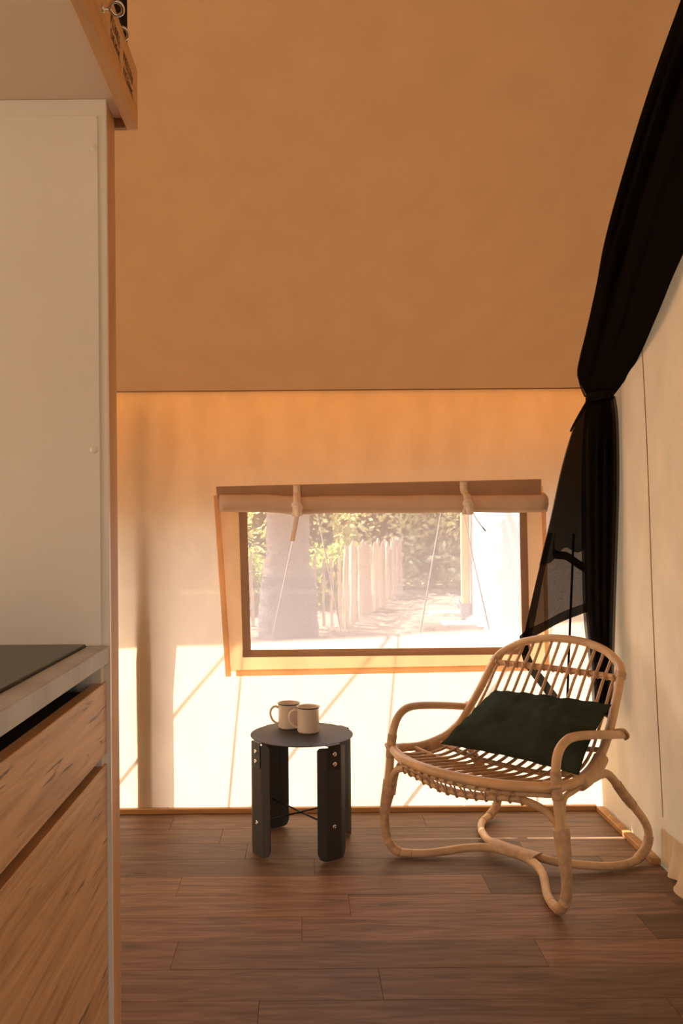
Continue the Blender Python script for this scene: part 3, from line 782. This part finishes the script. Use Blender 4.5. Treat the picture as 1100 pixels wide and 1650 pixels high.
for off, ph, nf in ((0.0, 0.3, 6), (0.022, 2.0, 5), (0.04, 4.0, 4)):
    g_ = upper(off, ph, nf); lo_ = 0.0 if nf > 4 else 0.22
    o = MB().grid(lambda u, v, g_=g_, lo_=lo_: g_(lerp(lo_, 1, u), v), 110, 60).build('upper_drape', 'sheer', cv, smooth=True); o['label'] = 'upper gathered part of the black curtain'
kn = MB()
kc = at(966, 639, 2.95)
for i in range(3):
    pts_ = [kc + Vector((0.043*math.cos(a), 0.032*math.sin(a), -0.010+0.009*i + 0.006*math.cos(a*1+0.5))) for a in [2*PI*k/24 for k in range(25)]]
    kn.tube(pts_, 0.0065, 8)
kn.tube(cr([at(950, 640, 2.92), at(940, 655, 2.92), at(925, 682, 2.93), at(919, 695, 2.93), at(922, 690, 2.93), at(936, 668, 2.93), at(950, 645, 2.92)], 6), 0.003, 6)
o = kn.build('tie', 'black_cloth', cv, smooth=True); o['label'] = 'black cord tying the curtain'
def lowerm(off, ph):
    L_ = cr([at(*p) for p in [(950,640,2.98),(942,665,3.0),(938,720,3.03),(936,800,3.06),(937,900,3.08),(940,1000,3.08),(950,1080,3.08),(955,1150,3.08)]], 4)
    R_ = cr([at(*p) for p in [(982,642,2.97),(986,670,2.98),(988,720,2.99),(988,800,3.0),(985,900,3.02),(982,1000,3.03),(980,1080,3.04),(978,1150,3.04)]], 4)
    def fn(u, v):
        p = poly(L_, v).lerp(poly(R_, v), u + 0.06*math.sin(2*PI*4*u+ph)*math.sin(PI*u))
        A = lerp(0.010, 0.024, smooth(0, .4, v))*math.sin(PI*u)**0.5
        p.y += A*math.sin(2*PI*4*u + ph + nz(v*2, u)) - off
        return p
    return fn
for off, ph in ((0.0, 0.0), (0.03, 1.7), (0.055, 3.1)):
    o = MB().grid(lowerm(off, ph), 60, 50).build('lower_drape', 'sheer', cv, smooth=True); o['label'] = 'lower hanging part of the black curtain'
FL = cr([at(*p) for p in [(948,642,2.99),(932,672,3.03),(920,705,3.06),(905,760,3.10),(890,830,3.14),(868,920,3.18),(855,975,3.20),(842,1032,3.20)]], 4)
FRr = cr([at(*p) for p in [(958,642,3.0),(950,672,3.03),(945,705,3.06),(944,760,3.09),(944,820,3.12),(944,880,3.13),(945,935,3.14),(946,984,3.14)]], 4)
def flap(v1, jag, dy):
    def fn(u, v):
        vv = v*(v1 + jag*u*math.sin(u*9))
        p = poly(FL, vv).lerp(poly(FRr, vv), u); p.y += 0.012*math.sin(u*8 + v*3)*v + dy
        return p
    return fn
o = MB().grid(flap(1.0, 0, 0), 30, 50).build('loose_panel', 'sheer', cv, smooth=True); o['label'] = 'single see-through layer of the black curtain'
MB().grid(flap(.70, 0.03, 0.012), 30, 40).build('loose_panel', 'sheer', cv, smooth=True)
MB().grid(lambda u, v: flap(1, 0, -0.003)(u, lerp(0.955, 1.0, v)), 30, 3).build('hem', 'sheer', cv, smooth=True)
MB().grid(lambda u, v: flap(1, 0, -0.003)(lerp(0.0, 0.13, u), lerp(0.62, 1.0, v)), 4, 30).build('hem', 'sheer', cv, smooth=True)
J = cr([at(892, 868, 3.12), at(893, 892, 3.12), at(912, 896, 3.12), at(930, 908, 3.12), at(946, 918, 3.12)], 6)
MB().ribbon(J, (0.25, 0, 1), 0.030, 0.0008).build('hem', 'sheer', cv, smooth=True)
MB().ribbon(cr([at(924, 860, 3.15), at(920, 960, 3.16), at(916, 1060, 3.17), at(913, 1150, 3.17)], 6), (1, 0, 0), 0.009, 0.001).build('hanging_strap', 'black_cloth', cv, smooth=True)
MB().ribbon(cr([at(842, 1020, 3.2), at(850, 1065, 3.2), at(878, 1105, 3.2), at(908, 1145, 3.2)], 6), (0.7, 0, 0.6), 0.035, 0.0008).build('hem', 'sheer', cv, smooth=True)

# ------------------------------------------------------------------ outside: ground, posts, cords
GZ = -0.15
gm = MB(); gm.grid(lambda u, v: Vector((lerp(-45, 45, u), lerp(-30, 60, v), GZ + (0.02*nz(u*160, v*160) if v > .37 else 0))), 90, 90)
struct(gm.build('ground', 'ground', smooth=True), 'sandy ground outside the tent')
for x0, lab in ((-0.660, 'square timber tent post just outside the back canvas'), (-0.970, 'timber corner post outside the canvas behind the kitchen panel')):
    p = thing('tent_post', lab, 'post', (x0+.034, YB+.04, GZ))
    m = MB(); zr = [GZ, .30, .60, .80, 1.0, 1.2, 1.4, 1.585]
    for z in zr:
        dy = .055*max(0, z-.60)
        m.v += [(x0, YB+.003+dy, z), (x0+.068, YB+.003+dy, z), (x0+.068, YB+.063+dy, z), (x0, YB+.063+dy, z)]
    m.f = [(i*4+k, i*4+(k+1) % 4, i*4+4+(k+1) % 4, i*4+4+k) for i in range(len(zr)-1) for k in range(4)] + [(3,2,1,0), tuple(len(m.v)-4+k for k in range(4))]
    m.build('timber', 'post_dark', p)
    MB().box(x0-.004, x0+.072, YB+.070, YB+.076, GZ, -.02).build('foot_plate', 'bracket', p)
lab = {(-1, 0): 'left cord of the pair outside, left of the window', (-1, 1): 'right cord of the pair outside, left of the window',
       (0, 0): 'left slanting cord crossing the tree trunk beyond the mesh', (0, 1): 'right slanting cord just right of the tree trunk beyond the mesh',
       (1, 0): 'left slanting cord before the green hedge beyond the mesh', (1, 1): 'right slanting cord before the white tent beyond the mesh'}
for k in (-1, 0, 1):
    P = Vector((.026 + .602*k, 3.562, 1.278 + 0.052*(.47+.602*k)))
    for i, dx in enumerate((-.295, .255)):
        G = Vector((P.x + dx, YB + .012, 0.0))
        c_ = thing('guy_cord', lab[(k, i)], 'cord', G, group='tie-down cords outside the window')
        P2 = P + Vector((-.012 if dx < 0 else .012, 0, 0))
        MB().tube([P2, P2.lerp(G, .5), G], 0.0030, 6).build('line', 'rope', c_, smooth=True)
        MB().tube([G + Vector((0, .006, .012)), G + Vector((0, .004, -.02))], .006, 8).build('hook', 'bracket', c_, smooth=True)

# palm tree
def frond(base, az, ln, droop, rnd):
    d = Vector((math.cos(az), math.sin(az), 0)); pts_ = []
    for i in range(13):
        t = i/12; pts_.append(base + d*ln*t*(1-.12*t) + Vector((0, 0, ln*(.45*t - droop*t*t))))
    m = MB(); m.tube(pts_, [lerp(.028, .006, i/12) for i in range(13)], 5)
    sd = Vector((-math.sin(az), math.cos(az), 0))
    for i in range(3, 46):
        t = i/46; p = poly(pts_, t); tg = (poly(pts_, min(1, t+.02)) - poly(pts_, t-.02)).normalized()
        for sg in (-1, 1):
            L = (.34 + .30*math.sin(PI*min(1, t*1.05)))*rnd.uniform(.85, 1.1)
            tip = p + sd*sg*L*.75 + tg*L*.6 + Vector((0, 0, -L*.28)); mid_ = p.lerp(tip, .5) + Vector((0, 0, .03))
            wv = tg*.022
            m.add([p - wv*.5, p + wv*.5, mid_ + wv, mid_ - wv, tip], [(0,1,2,3), (3,2,4)])
    return m
rp = random.Random(11)
PT = Vector((-0.17, 9.75, GZ))
palm = thing('palm_tree', 'thick palm trunk standing outside the mesh window', 'tree', PT)
prof_ = [(.335, 0), (.330, .10), (.325, .30), (.312, .55), (.290, .70), (.260, .80), (.246, 1.0), (.244, 1.6), (.24, 2.4), (.24, 3.3)]
pr = []
for i in range(len(prof_)-1):
    for k in range(8): pr.append((lerp(prof_[i][0], prof_[i+1][0], k/8)*(1+(.03 if k % 2 else 0)), lerp(prof_[i][1], prof_[i+1][1], k/8)))
pr_low = [p for p in pr if p[1] <= .72]; pr = [p for p in pr if p[1] >= .70]
m = MB(); m.lathe([(r*1.03, z) for r, z in pr_low], PT, 28); m.v = [(x + .02*nz(x*9, y*9, z*12), y + .02*nz(z*12, x*9), z) for x, y, z in m.v]
o = m.build('trunk_base', 'bark_dark', palm, smooth=True); o['label'] = 'darker flared base of the trunk'
m = MB(); m.lathe(pr, PT, 28); m.v = [(x + .02*nz(x*9, y*9, z*12), y + .02*nz(z*12, x*9), z) for x, y, z in m.v]
o = m.build('trunk', 'bark', palm, smooth=True); o['label'] = 'stout grey brown palm trunk'
for i in range(22):
    az = 2*PI*i/22 + rp.uniform(-.15, .15)
    frond(PT + Vector((.12*math.cos(az), .12*math.sin(az), 3.25)), az, rp.uniform(2.1, 2.9) if math.cos(az) < .72 else rp.uniform(1.6, 1.95), rp.uniform(.35, .75), rp).build('frond', 'leaf_b', palm)

# rustic paling fence
fe = thing('paling_fence', 'rustic chestnut paling fence turning back along the path', 'fence', (.3, 10.8, GZ))
rf = random.Random(5)
def pale(x, y, h, wd, ax):
    m = MB(); d = Vector((math.cos(ax), math.sin(ax), 0)); n_ = Vector((-d.y, d.x, 0))
    ln = Vector((rf.uniform(-.03, .03), 0, 0)); v = []
    for t, s_ in ((0, 1.0), (.3, rf.uniform(.85, 1.1)), (.65, rf.uniform(.85, 1.1)), (.94, .9), (1.0, .35)):
        bend = d*rf.uniform(-.012, .012)
        c_ = Vector((x, y, GZ)) + ln*t + bend + Vector((0, 0, h*t))
        for a, b in ((-1,-.6), (1,-.6), (.8,.6), (-.8,.6)): v.append(c_ + d*a*wd/2*s_ + n_*b*wd/2*s_)
    m.add(v, [(i*4+k, i*4+(k+1) % 4, i*4+4+(k+1) % 4, i*4+4+k) for i in range(4) for k in range(4)] + [(16,17,18,19)])
    return m.build('pale', 'pale', fe)
x = -1.6
while x < .50:
    pale(x, 10.85 + rf.uniform(-.03, .03), rf.uniform(.86, 1.0), rf.uniform(.038, .055), rf.uniform(-.3, .3)); x += rf.uniform(.10, .145)
A, Bq = Vector((.53, 10.75, 0)), Vector((1.80, 15.6, 0))
for i in range(38):
    t = i/37; p = A.lerp(Bq, t**.95)
    pale(p.x + rf.uniform(-.03, .03), p.y, rf.uniform(.92, 1.12), rf.uniform(.05, .085), rf.uniform(.1, 1.0))
for z in (.25, .72):
    m = MB(); m.tube([(-1.6, 10.83, GZ+z), (-.5, 10.83, GZ+z-.01), (.53, 10.75, GZ+z), (1.80, 15.6, GZ+z)], .006, 5); m.build('wire', 'bracket', fe)

# shrubs
def shrub(c, rx, ry, rz, n, leaf, size, material, label, seed, name='leafy_shrub'):
    t = thing(name, label, 'shrub', (c[0], c[1], GZ), group='shrubs beyond the fence'); q = random.Random(seed)
    m = MB()
    cc = Vector(c)
    def core(u, v):
        a, b = u*2*PI, (v-.5)*PI
        d = Vector((math.cos(a)*math.cos(b), math.sin(a)*math.cos(b), math.sin(b)))
        k = .52 + .16*nz(d.x*2+seed, d.y*2, d.z*2)
        p = cc + Vector((d.x*rx*k, d.y*ry*k, d.z*rz*k)); p.z = max(p.z, GZ+.02); return p
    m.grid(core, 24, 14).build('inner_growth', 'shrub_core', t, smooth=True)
    f = MB()
    while len(f.f) < n*2:
        d = Vector((q.gauss(0, 1), q.gauss(0, 1), q.gauss(0, 1))).normalized()
        k = .82 + .24*nz(d.x*2+seed, d.y*2, d.z*2) + .10*nz(d.x*7, d.y*7, d.z*7+seed) + q.uniform(-.16, .08)
        p = cc + Vector((d.x*rx*k, d.y*ry*k, d.z*rz*k))
        if p.z < GZ + .03: continue
        a = Vector((q.gauss(0, 1), q.gauss(0, 1), q.gauss(0, .7))).normalized(); b = a.orthogonal().normalized(); b.rotate(Matrix.Rotation(q.uniform(0, 6.3), 3, a))
        s_ = size*q.uniform(.6, 1.3)
        f.add([p, p + a*s_*.5 + b*s_*.28, p + a*s_, p + a*s_*.5 - b*s_*.28], [(0,1,2), (0,2,3)])
    f.build('foliage', material, t)
    MB().tube([(c[0], c[1], GZ-.05), (c[0]+.05, c[1], GZ+.4), (c[0], c[1], c[2])], [.07, .06, .04], 6).build('stem', 'bark', t)
sh = [((-2.6, 15.0, 1.2), 1.5, 1.0, 1.6, 2600, 0, .15, 'leaf_c', 'light olive shrub beyond the fence left of the trunk'),
      ((-.2, 16.2, 1.1), 1.5, 1.0, 1.9, 2600, 0, .15, 'leaf_b', 'olive shrub beyond the fence behind the trunk'),
      ((1.35, 17.6, 1.4), 1.5, 1.1, 2.4, 3600, 0, .15, 'leaf_c', 'sun-flecked light shrub above the paling fence'),
      ((2.75, 18.0, 1.2), 1.3, 1.1, 2.4, 3600, 0, .16, 'leaf_b', 'tall dark shrub at the end of the path'),
      ((4.1, 17.4, 1.3), 1.5, 1.1, 2.5, 3600, 0, .17, 'leaf_c', 'tall olive shrub left of the white tent'),
      ((5.9, 18.5, 1.3), 1.6, 1.1, 2.6, 2000, 0, .16, 'leaf_a', 'dark shrub behind the white tent'),
      ((.45, 13.2, .20), .75, .55, .75, 1600, 0, .11, 'leaf_a', 'low dark bush close behind the fence'),  # dark leaf colour on both low bushes stands in for shade
      ((-1.0, 12.7, .18), .60, .5, .70, 1400, 0, .11, 'leaf_a', 'low dark bush behind the fence left of the trunk')]
for i, s_ in enumerate(sh): shrub(*s_, seed=20+i)
m = MB()
for i in range(7):
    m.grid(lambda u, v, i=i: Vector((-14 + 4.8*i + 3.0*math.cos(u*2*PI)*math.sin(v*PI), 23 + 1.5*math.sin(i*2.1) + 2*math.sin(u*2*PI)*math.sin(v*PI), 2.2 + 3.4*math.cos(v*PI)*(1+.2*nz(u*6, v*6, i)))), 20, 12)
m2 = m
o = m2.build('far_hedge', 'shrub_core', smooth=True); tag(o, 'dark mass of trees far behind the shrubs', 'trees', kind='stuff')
# leaf litter on the path
m = MB(); ql = random.Random(9)
for i in range(1800):
    x, y = ql.uniform(-1.5, 3.5), ql.uniform(9.5, 17)
    s_ = ql.uniform(.03, .09); a = ql.uniform(0, 6.3); d = Vector((math.cos(a), math.sin(a), ql.uniform(-.2, .2)))*s_; n_ = Vector((-math.sin(a), math.cos(a), 0))*s_*.3
    p = Vector((x, y, GZ+.035)); m.add([p-d, p-n_, p+d+Vector((0,0,.01)), p+n_], [(0,1,2,3)])
tag(m.build('leaf_litter', 'litter'), 'dry brown leaves scattered over the sandy path', 'leaves', kind='stuff')

# neighbouring white tent
nt_ = thing('white_tent', 'neighbouring white canvas tent with timber corner post', 'tent', (2.25, 10, GZ))
def twall(u, v):
    y = lerp(7.2, 11.55, u); return Vector((2.34 - .06*u + .012*nz(y*2, v*2), y, lerp(-.08, 2.3, v)))
MB().grid(twall, 60, 20).build('canvas_side', 'tent_white', nt_, smooth=True)
MB().grid(lambda u, v: Vector((lerp(2.28, 5.6, u), 11.55, lerp(-.08, 2.3, v))), 10, 6).build('canvas_end', 'tent_white', nt_)
MB().grid(lambda u, v: Vector((lerp(2.0, 4.2, v), lerp(6.9, 11.9, u), lerp(2.15, 3.6, v))), 10, 6).build('roof', 'tent_white', nt_)
def tskirt(u, v):
    y = lerp(7.2, 11.6, u); return Vector((2.33 - .06*u - .10*v + .02*math.sin(y*19), y, lerp(-.06, GZ+.03, v)))
MB().grid(tskirt, 160, 3).build('ground_skirt', 'tent_white', nt_, smooth=True)
pp = at(750, 985, 11.45)
po = MB().box(pp.x-.055, pp.x+.055, 11.40, 11.50, .02, 2.4, .005).build('corner_post', 'post', nt_); po['label'] = 'timber corner post'
MB().box(pp.x-.062, pp.x+.062, 11.39, 11.51, GZ, .08, .003).build('post_foot', 'bracket', nt_)
MB().tube([(pp.x-.10, 11.40, .02), (pp.x-.13, 11.36, .08), (pp.x-.10, 11.40, .14), (pp.x-.07, 11.40, .08), (pp.x-.10, 11.40, .02)], .008, 6).build('ring', 'bracket', nt_)
for px, py, w_, d_, lb_ in ((722, 992, .55, .35, 'pale flat slab beside the foot of the white tent post'), (745, 1010, .50, .45, 'nearer pale flat slab before the white tent')):
    Y = 1360*(EYE-GZ)/(py-853); X = (px-487)/1360*Y
    s_ = MB().box(X-w_/2, X+w_/2, Y-d_/2, Y+d_/2, GZ-.02, GZ+.045, .006).build('paving_slab', 'slab'); tag(s_, lb_, 'slab', group='pale slabs outside')

for o in LOCALS: del o['_local']
